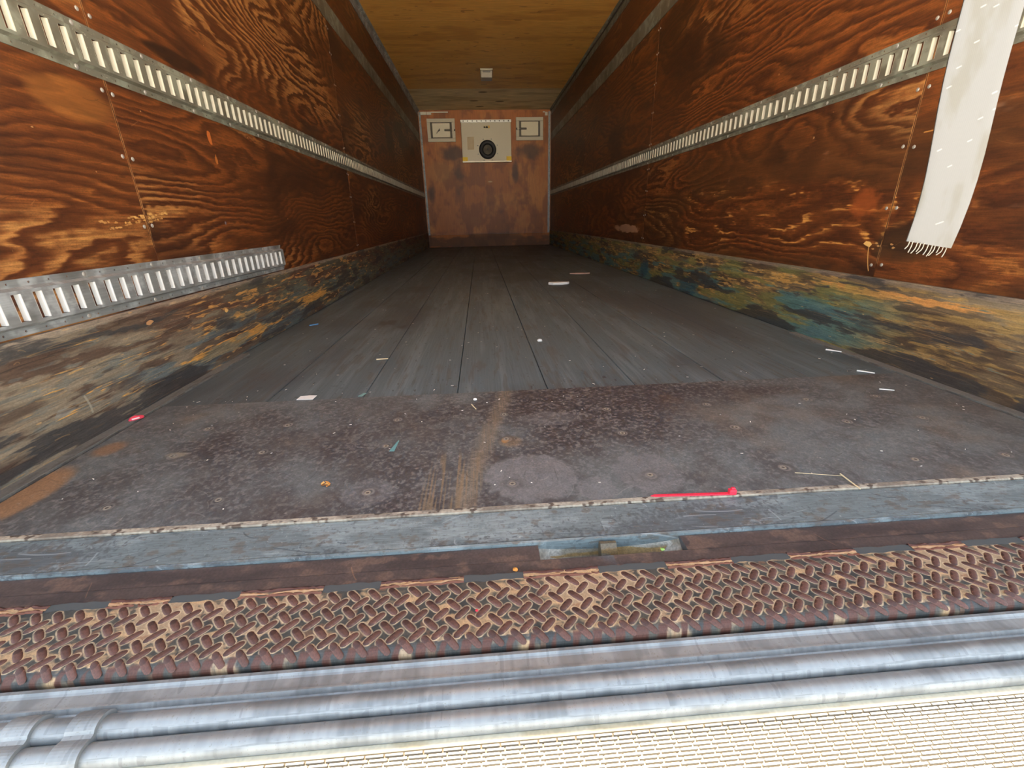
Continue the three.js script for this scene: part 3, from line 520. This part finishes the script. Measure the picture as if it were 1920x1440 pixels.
  while (x < 1.15) {
    const L = wk % 2 ? rr(0.085, 0.11) : rr(0.085, 0.13);
    if (wk % 2) mesh('paint_patch', (() => { const sh = []; const n = 9; for (let i = 0; i <= n; i++) sh.push([x + L * i / n, -0.534 + 0.6 + rr(-0.0016, 0.0016)]); for (let i = n; i >= 0; i--) sh.push([x + L * i / n, -0.5215 + 0.6 + rr(-0.002, 0.002)]); const s2 = new THREE.Shape(sh.map(([a, b]) => new THREE.Vector2(a, -b))); const g = new THREE.ExtrudeGeometry(s2, { depth: 0.0015, bevelEnabled: false }); g.rotateX(-Math.PI / 2); g.translate(0, -0.0025, 0); return g; })(), greyPaint, S);
    else for (const [dz, r, mi] of [[-0.5315, 0.0036, 1], [-0.5265, 0.003, 2], [-0.522, 0.0032, 0]]) {
      const c = new THREE.CatmullRomCurve3(Array.from({ length: 8 }, (_, i) => new THREE.Vector3(x + L * i / 7, -0.003 + rr(-0.001, 0.0006), dz + 0.6 + rr(-0.0016, 0.0016))));
      const g = new THREE.TubeGeometry(c, 22, r, 6), p = g.attributes.position;
      for (let i = 0; i < p.count; i++) { const k = 1 + 0.0; p.setY(i, p.getY(i) * k + (noise(p.getX(i) * 320, p.getZ(i) * 500) - 0.5) * 0.003); }
      g.computeVertexNormals(); mesh('weld_bead', g, rust[mi], S);
    }
    x += L; wk++;
  }
}

// ------------------------------------------------------------------ rusty tread plate
{
  const T = group('tread_plate', [0, 0, -0.47]);
  tag(T, 'rust brown diamond tread plate caked with tan dust, between sill and aluminium platform', 'tread plate');
  const rowsA = [-0.510, -0.481, -0.451, -0.4225], rowsB = [-0.4955, -0.466, -0.4365];
  const PX = 0.030, TW = 0.6, Z0 = -0.533, Z1 = -0.4135;
  const lugs = [];
  for (const z of rowsA) for (let i = 0; i < 20; i++) lugs.push([i * PX + 0.0, z, -1]);
  for (const z of rowsB) for (let i = 0; i < 20; i++) lugs.push([i * PX + 0.013, z, 1]);
  const ang = 0.80, LH = 0.0134, WH = 0.0051;
  const dl = (u, z, l) => { let du = u - l[0]; du -= Math.round(du / TW) * TW; const dz = z - l[1], c = Math.cos(ang), s = Math.sin(ang) * l[2]; const a = (du * c - dz * s) / LH, b = (du * s + dz * c) / WH; return Math.hypot(a * a, b) ; };
  const cell = new Map(); for (const l of lugs) for (let i = -1; i <= 1; i++) { const k = ((Math.floor(l[0] / 0.03) + i + 20) % 20); if (!cell.has(k)) cell.set(k, []); cell.get(k).push(l); }
  const t = tex(TW, Z1 - Z0, 2600, (u, v) => {
    const z = Z1 - v, a = fbm(u * 40, v * 40, 4), b = fbm(u * 13 + 3, v * 20, 4), f = noise(u * 900, v * 900);
    setc(72, 72, 67); mixc(54, 56, 56, sst(0.45, 0.65, a) * 0.7); mixc(104, 92, 78, sst(0.55, 0.7, b) * 0.6);
    let m = 9; if (z < -0.4245) for (const l of cell.get(Math.floor(u / 0.03) % 20) ?? []) m = Math.min(m, dl(u, z, l));
    mixc(190, 160, 124, 0.75 * sst(0.66, 0.72, b + 0.6 * (a - 0.5) + 0.08 * sst(2.2, 1.2, m)));
    mixc(150, 104, 76, 0.5 * sst(0.66, 0.76, fbm(u * 60, v * 60, 3)));
    mixc(200, 178, 144, (0.55 + 0.4 * noise(u * 160, v * 160)) * sst(1.42, 1.18, m));
    mixc(196, 162, 120, 0.9 * sst(0.40, 0.62, fbm(u * 26, v * 60, 4) + 0.5 * sst(-0.517, -0.528, z) - 0.2));
    // rust tabs below the last row of lugs, where the plate folds down
    const e = sst(-0.4275, -0.4205, z); { let du = u / 0.03 + 0.35 + (z + 0.42) * 14; du -= Math.round(du); mixc(86, 54, 44, e * sst(0.25, 0.15, Math.abs(du) + 0.5 * (a - 0.5))); }
    mul(0.9 + 0.2 * f);
  });
  t.wrapT = THREE.ClampToEdgeWrapping;
  const mat = std({ map: t, bumpMap: t, bumpScale: 0.0006, roughness: 0.55, metalness: 0.15 });
  const nose = []; for (let i = 0; i <= 7; i++) { const a = i / 7 * Math.PI / 2; nose.push([-0.4275 + 0.0135 * Math.sin(a), -0.0150 + 0.0135 * Math.cos(a)]); }
  const g = profX([[Z0, -0.006], [Z0, -0.0015], ...nose, [-0.414, -0.06], [-0.418, -0.06], [-0.418, -0.014], [-0.43, -0.006]], -1.22, 1.22);
  g.translate(0, 0, 0.47);
  mesh('plate', uvm(g, (x, y, z) => [(x + 1.22) / TW, Math.min(0.998, Math.max(0.002, (Z1 - (z - 0.47)) / (Z1 - Z0)))]), mat, T);
  // raised lugs, pointed ovals
  const lugGeo = (sg) => {
    const n = 12, pos = [], idx = [], rings = [[1, 0], [0.86, 0.0014], [0.5, 0.0019]];
    for (const [k, y] of rings) for (let i = 0; i < n; i++) { const a = i / n * 6.2832, ca = Math.cos(a), sa = Math.sin(a), lx = Math.sign(ca) * Math.sqrt(Math.abs(ca)) * LH * (k * 0.25 + 0.75 * k), lz = sa * WH * k; const c = Math.cos(ang), s = Math.sin(ang) * sg; pos.push(lx * c + lz * s, y, -lx * s + lz * c); }
    pos.push(0, 0.002, 0);
    for (let r = 0; r < 2; r++) for (let i = 0; i < n; i++) { const a = r * n + i, b = r * n + (i + 1) % n; idx.push(a, a + n, b, b, a + n, b + n); }
    for (let i = 0; i < n; i++) idx.push(2 * n + i, 3 * n, 2 * n + (i + 1) % n);
    const q = new THREE.BufferGeometry(); q.setAttribute('position', new THREE.Float32BufferAttribute(pos, 3)); q.setIndex(idx); q.computeVertexNormals(); return uvm(q);
  };
  const rt = metres(tex(0.2, 0.2, 1800, (u, v) => { const a = fbm(u * 60, v * 60, 4), q = noise(u * 900, v * 900); setc(94, 62, 52); mixc(72, 45, 38, sst(0.45, 0.65, a)); mixc(140, 104, 84, sst(0.6, 0.72, fbm(u * 130, v * 130, 3)) * 0.8); mul(0.88 + 0.22 * q); }));
  const lm = [1, 0.85, 1.12, 0.95].map((k) => std({ map: rt, color: new THREE.Color(k, k, k), roughness: 0.6 }));
  const GA = lugGeo(-1), GB = lugGeo(1), all = [];
  for (let i = -40; i <= 40; i++) { for (const z of rowsA) all.push([i * PX - 1.22 + 1.2, z, GA]); for (const z of rowsB) all.push([i * PX - 1.22 + 1.213, z, GB]); }
  const on = all.filter(([x]) => Math.abs(x) < 1.205).sort((p, q) => Math.hypot(p[0] + 0.12, p[1]) - Math.hypot(q[0] + 0.12, q[1]));
  const rest = [];
  on.forEach(([x, z, G], i) => { const y = z > -0.4275 ? -0.0028 : -0.0015; if (i < 300) mesh('tread_lug', G, lm[i % 4], T, [x, y, z + 0.47]).rotation.x = z > -0.4275 ? 0.4 : 0; else { const q = G.clone(); if (z > -0.4275) q.rotateX(0.4); q.translate(x, y, z + 0.47); rest.push(q); } });
  const far = mesh('tread_lugs', merge(rest), lm[0], T); far.userData.kind = 'stuff';
}

// ------------------------------------------------------------------ aluminium lift platform behind the sill
{
  const L = group('lift_platform', [0, -0.12, -0.30]);
  tag(L, 'aluminium lift platform with two hinge tubes and a ribbed tread, half in the sun', 'lift platform');
  const P = (g) => { g.translate(0, 0.12, 0.30); return uvm(g); };
  mesh('edge_extrusion', P(profX([[-0.4095, -0.10], [-0.4105, -0.016], [-0.4085, -0.012], [-0.404, -0.0115], [-0.4015, -0.014], [-0.399, -0.015], [-0.385, -0.0155], [-0.3835, -0.0125], [-0.3815, -0.0125], [-0.378, -0.018], [-0.374, -0.020], [-0.372, -0.031], [-0.322, -0.0312], [-0.322, -0.10]], -1.2, 1.2)), M.alum, L);
  const tube = (z, y, r) => { const g = new THREE.CylinderGeometry(r, r, 2.4, 28, 1); g.rotateZ(Math.PI / 2); g.translate(0, y, z); return P(g); };
  const tm = std({ map: alumTex, roughness: 0.4, metalness: 0.3 });
  mesh('hinge_tube', tube(-0.3608, -0.0205, 0.0135), tm, L); mesh('hinge_tube', tube(-0.3345, -0.0245, 0.0128), tm, L);
  // knuckles: a scalloped band over both tubes
  for (const x of [-0.672, -0.743, -0.812]) {
    const o = []; const arc = (cz, cy, r, a0, a1, n) => { for (let i = 0; i <= n; i++) { const a = a0 + (a1 - a0) * i / n; o.push([cz + r * Math.sin(a), cy + r * Math.cos(a)]); } };
    o.push([-0.3775, -0.04]); arc(-0.3608, -0.0205, 0.0182, -1.35, 0.62, 12); o.push([-0.3478, -0.0088]); arc(-0.3345, -0.0245, 0.0174, -0.55, 1.55, 12); o.push([-0.3192, -0.04]);
    mesh('hinge_knuckle', P(profX(o, x - 0.016, x + 0.016)), M.alum, L);
  }
  const dt = metres(tex(0.8, 0.8, 700, (u, v) => { const a = fbm(u * 20, v * 60, 4); setc(206, 194, 166); mixc(182, 166, 134, sst(0.5, 0.7, a) * 0.8); mul(0.93 + 0.1 * noise(u * 400, v * 400)); }));
  const dm = std({ map: dt, roughness: 0.7 });
  const soil = std({ color: hex(88, 76, 58), roughness: 0.95 });   // dried dirt on the deck between the bars
  mesh('deck', P(box(-1.2, 1.2, -0.10, -0.032, -0.3215, 1.20)), soil, L);
  mesh('deck_border', P(rbox(-1.2, 1.2, -0.034, -0.030, -0.3235, -0.3145, 0.001, 1)), dm, L);
  // tread: short raised bars in staggered rows
  const barGeo = new RoundedBoxGeometry(0.0195, 0.0046, 0.0022, 1, 0.0005); uvm(barGeo);
  const bars = []; for (let r = 0; r < 44; r++) for (let i = -56; i < 56; i++) bars.push([i * 0.0214 + (r % 2 ? 0.0050 : 0) + 0.003, -0.3105 + r * 0.0042]);
  const bmat = std({ color: hex(136, 131, 120), roughness: 0.6 });
  const inView = (x, z) => { const v = new THREE.Vector3(x, -0.031, z).project(camera); return Math.abs(v.x) < 1.02 && Math.abs(v.y) < 1.02 && v.z < 1; };
  bars.sort((a, b) => (inView(...b) - inView(...a)) || (Math.hypot(a[0] + 0.1975, a[1]) - Math.hypot(b[0] + 0.1975, b[1])));
  const rest = [];
  bars.forEach(([x, z], i) => { if (i < 300) mesh('tread_bar', barGeo, bmat, L, [x, 0.12 - 0.0298, z + 0.30]); else { const q = new THREE.BoxGeometry(0.0195, 0.0046, 0.0022); q.translate(x, 0.12 - 0.0298, z + 0.30); rest.push(q); } });
  mesh('tread_bars', merge(rest), bmat, L).userData.kind = 'stuff';
}

// ------------------------------------------------------------------ pull strap hanging in the doorway
{
  const S = group('pull_strap', [0.506, 0.47, -0.68]);
  tag(S, 'white frayed webbing strap hanging in front of the right wall', 'strap');
  const N = 60, Mx = 6, top = 1.89, v = [], ix = [], uv = [];
  for (const side of [1, -1]) for (let i = 0; i <= N; i++) for (let j = 0; j <= Mx; j++) {
    const t = i / N, y = t * top, e = j / Mx - 0.5, tw = 0.25 * Math.sin(y * 4.2 + 0.4), cx = 0.001 + 0.006 * Math.sin(y * 16 + 0.6) * sst(0.5, 0.1, y) + 0.004 * y, w = 0.0715;
    v.push(cx + e * w * Math.cos(tw), y - 0.012 * e * sst(0.15, 0, y), e * w * Math.sin(tw) + 0.02 * Math.sin(y * 7 + 1) * 0.5 + side * 0.0012); uv.push(e * w + 0.04, y);
  }
  const row = Mx + 1, off = (N + 1) * row;
  for (let i = 0; i < N; i++) for (let j = 0; j < Mx; j++) { const a = i * row + j; ix.push(a, a + 1, a + row, a + 1, a + row + 1, a + row); const b = off + a; ix.push(b, b + row, b + 1, b + 1, b + row, b + row + 1); }
  for (let i = 0; i < N; i++) for (const j of [0, Mx]) { const a = i * row + j, b = a + off; if (j) ix.push(a, b, a + row, b, b + row, a + row); else ix.push(a, a + row, b, b, a + row, b + row); }
  for (let j = 0; j < Mx; j++) { const a = j, b = off + j; ix.push(a, b, a + 1, b, b + 1, a + 1); }
  const g = new THREE.BufferGeometry(); g.setAttribute('position', new THREE.Float32BufferAttribute(v, 3)); g.setAttribute('uv', new THREE.Float32BufferAttribute(uv, 2)); g.setIndex(ix); g.computeVertexNormals();
  const wt = metres(tex(0.08, 1.95, 1000, (u, w) => { const a = Math.sin((u * 1 + w * 0.55) * 2400), b = fbm(u * 40, w * 14, 4); setc(102, 101, 100); mixc(92, 89, 82, sst(0.45, 0.7, b) * 0.7); mul(0.985 + 0.015 * a); }, (c) => { for (let i = 0; i < 90; i++) { const x = rr(0, 0.08), y = rr(0, 1.95); c.strokeStyle = 'rgba(150,148,144,0.9)'; c.lineWidth = 0.0012; c.beginPath(); c.moveTo(x, y); c.lineTo(x + 0.005, y - 0.0025); c.stroke(); } }));
  mesh('webbing', g, std({ map: wt, bumpMap: wt, bumpScale: 0.0003, roughness: 0.85 }), S);
  const th = std({ color: hex(140, 134, 122), roughness: 0.9 });
  for (let i = 0; i < 11; i++) { const x0 = -0.030 + i * 0.0066 + rr(-0.001, 0.001), y0 = -0.012 * (x0 / 0.0715), l = rr(0.008, 0.016); const z0 = 0.0095; mesh('frayed_thread', new THREE.TubeGeometry(new THREE.CatmullRomCurve3([new THREE.Vector3(x0, y0 + 0.002, z0), new THREE.Vector3(x0 - 0.001, y0 - l * 0.5, z0), new THREE.Vector3(x0 - 0.005 + rr(-0.002, 0.002), y0 - l, z0 + rr(-0.002, 0.002))]), 5, 0.0008, 5), th, S); }
}

// ------------------------------------------------------------------ litter on the floor
function shard(name, label, cat, outline, pos, ry, thick, mat, grp, tilt = 0) {
  const s = new THREE.Shape(outline.map(([a, b]) => new THREE.Vector2(a, b)));
  const g = new THREE.ExtrudeGeometry(s, { depth: thick, bevelEnabled: true, bevelSize: thick * 0.3, bevelThickness: thick * 0.3, bevelSegments: 1 }); g.rotateX(-Math.PI / 2); g.translate(0, thick * 0.3, 0);
  const m = mesh(name, g, mat, scene, pos); m.rotation.y = ry; m.rotation.z = tilt; return tag(m, label, cat, grp);
}
const white = std({ color: hex(226, 226, 220), roughness: 0.8 }), straw = std({ color: hex(214, 196, 156), roughness: 0.8 });
shard('paper_label', 'torn white paper label lying where the boards meet the plywood sheet', 'paper', [[-0.026, -0.014], [0.024, -0.018], [0.028, 0.012], [0.006, 0.016], [-0.022, 0.014]], [-0.772, 0.0025, -1.318], 0.05, 0.0012, white);
shard('paper_scrap', 'crumpled white paper scrap far back on the grey boards', 'paper', [[-0.075, 0.03], [-0.055, 0.05], [-0.02, 0.02], [0.01, 0.01], [0.075, -0.05], [0.05, -0.06], [-0.005, -0.045], [-0.03, -0.03], [-0.06, -0.01]], [0.437, 0.0, -3.66], 0.55, 0.012, white);
shard('paper_scrap', 'dull pinkish scrap behind the crumpled white paper scrap', 'paper', [[-0.09, 0], [-0.03, 0.03], [0.04, 0.035], [0.1, 0.02], [0.05, -0.02], [-0.04, -0.025]], [0.76, 0, -4.31], -0.2, 0.006, std({ color: hex(190, 160, 146), roughness: 0.85 }));
shard('plastic_strip', 'small blue plastic strip beside the left kick board', 'plastic scrap', [[-0.024, -0.005], [0.022, -0.004], [0.026, 0.003], [-0.02, 0.006]], [-1.128, 0, -2.405], 0.7, 0.003, std({ color: hex(84, 136, 182), roughness: 0.5 }));
shard('plastic_shard', 'thin pointed teal plastic shard on the plywood sheet', 'plastic scrap', [[-0.0065, -0.024], [0.005, -0.024], [0.003, 0.028], [0.001, 0.03]], [-0.431, 0.002, -0.965], -0.1, 0.001, std({ color: hex(104, 150, 148), roughness: 0.5 }));
shard('paint_chip', 'pale teal chip at the end of a floor board by the sheet edge', 'paint chip', [[-0.006, -0.014], [0.006, -0.012], [0.008, 0.014], [-0.002, 0.014]], [-0.60, 0.001, -1.325], -0.3, 0.001, std({ color: hex(120, 158, 150), roughness: 0.6 }));
{
  const leaf = tag(group('dry_leaf', [-0.547, 0.003, -0.808]), 'crumbled orange dry leaf on the plywood sheet', 'leaf');
  const lm = [std({ color: hex(196, 132, 62), roughness: 0.8 }), std({ color: hex(150, 92, 40), roughness: 0.8 }), std({ color: hex(222, 172, 96), roughness: 0.8 })];
  for (let i = 0; i < 9; i++) { const s = new THREE.Shape([[-0.006, 0], [0, 0.0035], [0.006, 0.001], [0.001, -0.004]].map(([a, b]) => new THREE.Vector2(a * rr(0.6, 1.2), b * rr(0.6, 1.3)))); const g = new THREE.ExtrudeGeometry(s, { depth: 0.0009, bevelEnabled: false }); const m = mesh('leaf_piece', g, lm[i % 3], leaf, [rr(-0.009, 0.009), rr(0, 0.004), rr(-0.008, 0.008)]); m.rotation.set(-1.57 + rr(-0.5, 0.5), rr(-0.5, 0.5), rr(0, 6)); }
}
{ // red cable tie
  const red = std({ color: hex(226, 52, 74), roughness: 0.4 });
  const c = group('cable_tie', [0.200, 0.004, -0.696]); c.rotation.y = -0.055; tag(c, 'red plastic cable tie lying on the sill edge', 'cable tie');
  const s = new THREE.Shape([[-0.084, -0.0008], [-0.076, -0.0032], [0.074, -0.0036], [0.074, 0.0036], [-0.076, 0.0028]].map(([a, b]) => new THREE.Vector2(a, b)));
  const g = new THREE.ExtrudeGeometry(s, { depth: 0.0014, bevelEnabled: true, bevelSize: 0.0004, bevelThickness: 0.0004, bevelSegments: 1 }); g.rotateX(-Math.PI / 2); g.translate(0, 0.0006, 0); mesh('tie_strap', g, red, c);
  for (let i = 0; i < 26; i++) mesh('tooth', new THREE.BoxGeometry(0.0012, 0.0005, 0.0042), red, c, [-0.062 + i * 0.0048, 0.0026, 0]);
  mesh('lock_head', rbox(0.070, 0.084, 0.0, 0.0115, -0.005, 0.005, 0.0018, 2), red, c); mesh('lock_nub', rbox(0.0735, 0.0815, 0.011, 0.0155, -0.003, 0.003, 0.0016, 2), red, c);
}
{ // red cap by the left strip
  const c = group('bottle_cap', [-1.209, 0.004, -1.205]); c.rotation.y = 0.9; tag(c, 'small crushed red and white bottle cap in the gap by the left kick board', 'cap');
  const g = new THREE.SphereGeometry(0.014, 14, 8, 0, 6.2832, 0, 1.7); g.scale(1.35, 0.62, 0.72); const p = g.attributes.position; for (let i = 0; i < p.count; i++) p.setY(i, p.getY(i) + 0.003 * noise(p.getX(i) * 160 + 4, p.getZ(i) * 160)); g.computeVertexNormals();
  mesh('cap_shell', g, std({ color: hex(222, 66, 84), roughness: 0.45 }), c, [0, 0.002, 0]);
  mesh('cap_rim', rbox(-0.012, 0.006, 0.005, 0.0085, 0.004, 0.010, 0.001, 1), std({ color: hex(240, 214, 210), roughness: 0.5 }), c);
}
{ // twig and sticks
  const stick = (a, b, r, mat, label, name = 'wood_sliver', grp) => { const A = new THREE.Vector3(...a), B = new THREE.Vector3(...b), d = B.clone().sub(A), m = mesh(name, new THREE.CylinderGeometry(r * 0.7, r, d.length(), 6), mat, scene); m.position.copy(A).add(B).multiplyScalar(0.5); m.quaternion.setFromUnitVectors(new THREE.Vector3(0, 1, 0), d.normalize()); return tag(m, label, name === 'twig' ? 'twig' : 'sliver', grp); };
  stick([0.538, 0.005, -0.736], [0.534, 0.006, -0.680], 0.0017, straw, 'dry straw twig lying across the right part of the sill edge', 'twig');
  stick([0.45, 0.0035, -0.752], [0.537, 0.004, -0.730], 0.0007, straw, 'hair-thin grass stalk beside the straw twig', 'twig');
  stick([-0.637, 0.003, -1.704], [-0.591, 0.003, -1.709], 0.003, straw, 'pale wood sliver across a board joint, left of the middle');
  stick([1.172, 0.003, -1.588], [1.209, 0.003, -1.548], 0.0035, white, 'white plastic sliver on the boards against the right kick board');
  stick([1.090, 0.003, -1.338], [1.127, 0.003, -1.306], 0.003, white, 'white sliver on the edge of the plywood sheet near the right wall');
  stick([1.02, 0.0035, -1.17], [1.055, 0.0035, -1.155], 0.002, white, 'thin white sliver on the right part of the plywood sheet');
  stick([-0.245, 0.0035, -1.200], [-0.232, 0.0035, -1.165], 0.0018, straw, 'short straw bit on the plywood sheet beside the scraped stripe');
  const crumb = (x, z, r, mat, label, y = 0) => { const g = new THREE.IcosahedronGeometry(r, 1), p = g.attributes.position; for (let i = 0; i < p.count; i++) { const k = 0.75 + 0.5 * noise(p.getX(i) * 400 + x * 9, p.getZ(i) * 400 + p.getY(i) * 300); p.setXYZ(i, p.getX(i) * k, p.getY(i) * k * 0.6, p.getZ(i) * k); } g.computeVertexNormals(); return tag(mesh('crumb', g, mat, scene, [x, y + r * 0.4, z]), label, 'crumb'); };
  crumb(0.051, -1.891, 0.011, white, 'white crumb on the boards right of the middle joint');
  crumb(-0.235, -1.237, 0.006, white, 'round white crumb on the plywood sheet by the board ends', 0.002);
  crumb(0.085, -0.563, 0.0035, std({ color: hex(140, 176, 84), roughness: 0.7 }), 'green crumb beside the latch pocket', -0.0035);
  crumb(-0.226, -0.4655, 0.0022, std({ color: hex(214, 40, 60), roughness: 0.5 }), 'tiny red crumb on the tread plate', 0.0005);
  crumb(-0.165, -0.541, 0.004, std({ color: hex(206, 138, 60), roughness: 0.8 }), 'orange rust crumb on the brown step', -0.0035);
}
{ // fine crumbs and splinters all over the floor
  const g = new THREE.BoxGeometry(1, 1, 1), N = 260, im = new THREE.InstancedMesh(g, std({ color: 0xffffff, roughness: 0.85 }), N), m4 = new THREE.Matrix4(), q = new THREE.Quaternion(), up = new THREE.Vector3(0, 1, 0), col = new THREE.Color();
  for (let i = 0; i < N; i++) {
    const sheet = i < 60, x = rr(-1.18, 1.18), z = sheet ? rr(-1.29, -0.72) : -1.32 - 4.2 * Math.pow(rnd(), 1.6), l = rr(0.0015, sheet ? 0.006 : 0.010), w = rr(0.0006, 0.002);
    q.setFromAxisAngle(up, rr(0, 6.28)); m4.compose(new THREE.Vector3(x, (sheet ? 0.002 : 0) + 0.0006, z), q, new THREE.Vector3(l, 0.0012, w)); im.setMatrixAt(i, m4);
    const k = rr(0.35, 0.85); im.setColorAt(i, col.setRGB(k, k * 0.93, k * 0.8));
  }
  im.name = 'floor_crumbs'; im.castShadow = im.receiveShadow = true; im.userData = { label: 'fine pale crumbs and splinters strewn over the floor', category: 'debris', kind: 'stuff' }; scene.add(im);
}

renderer.render(scene, camera);
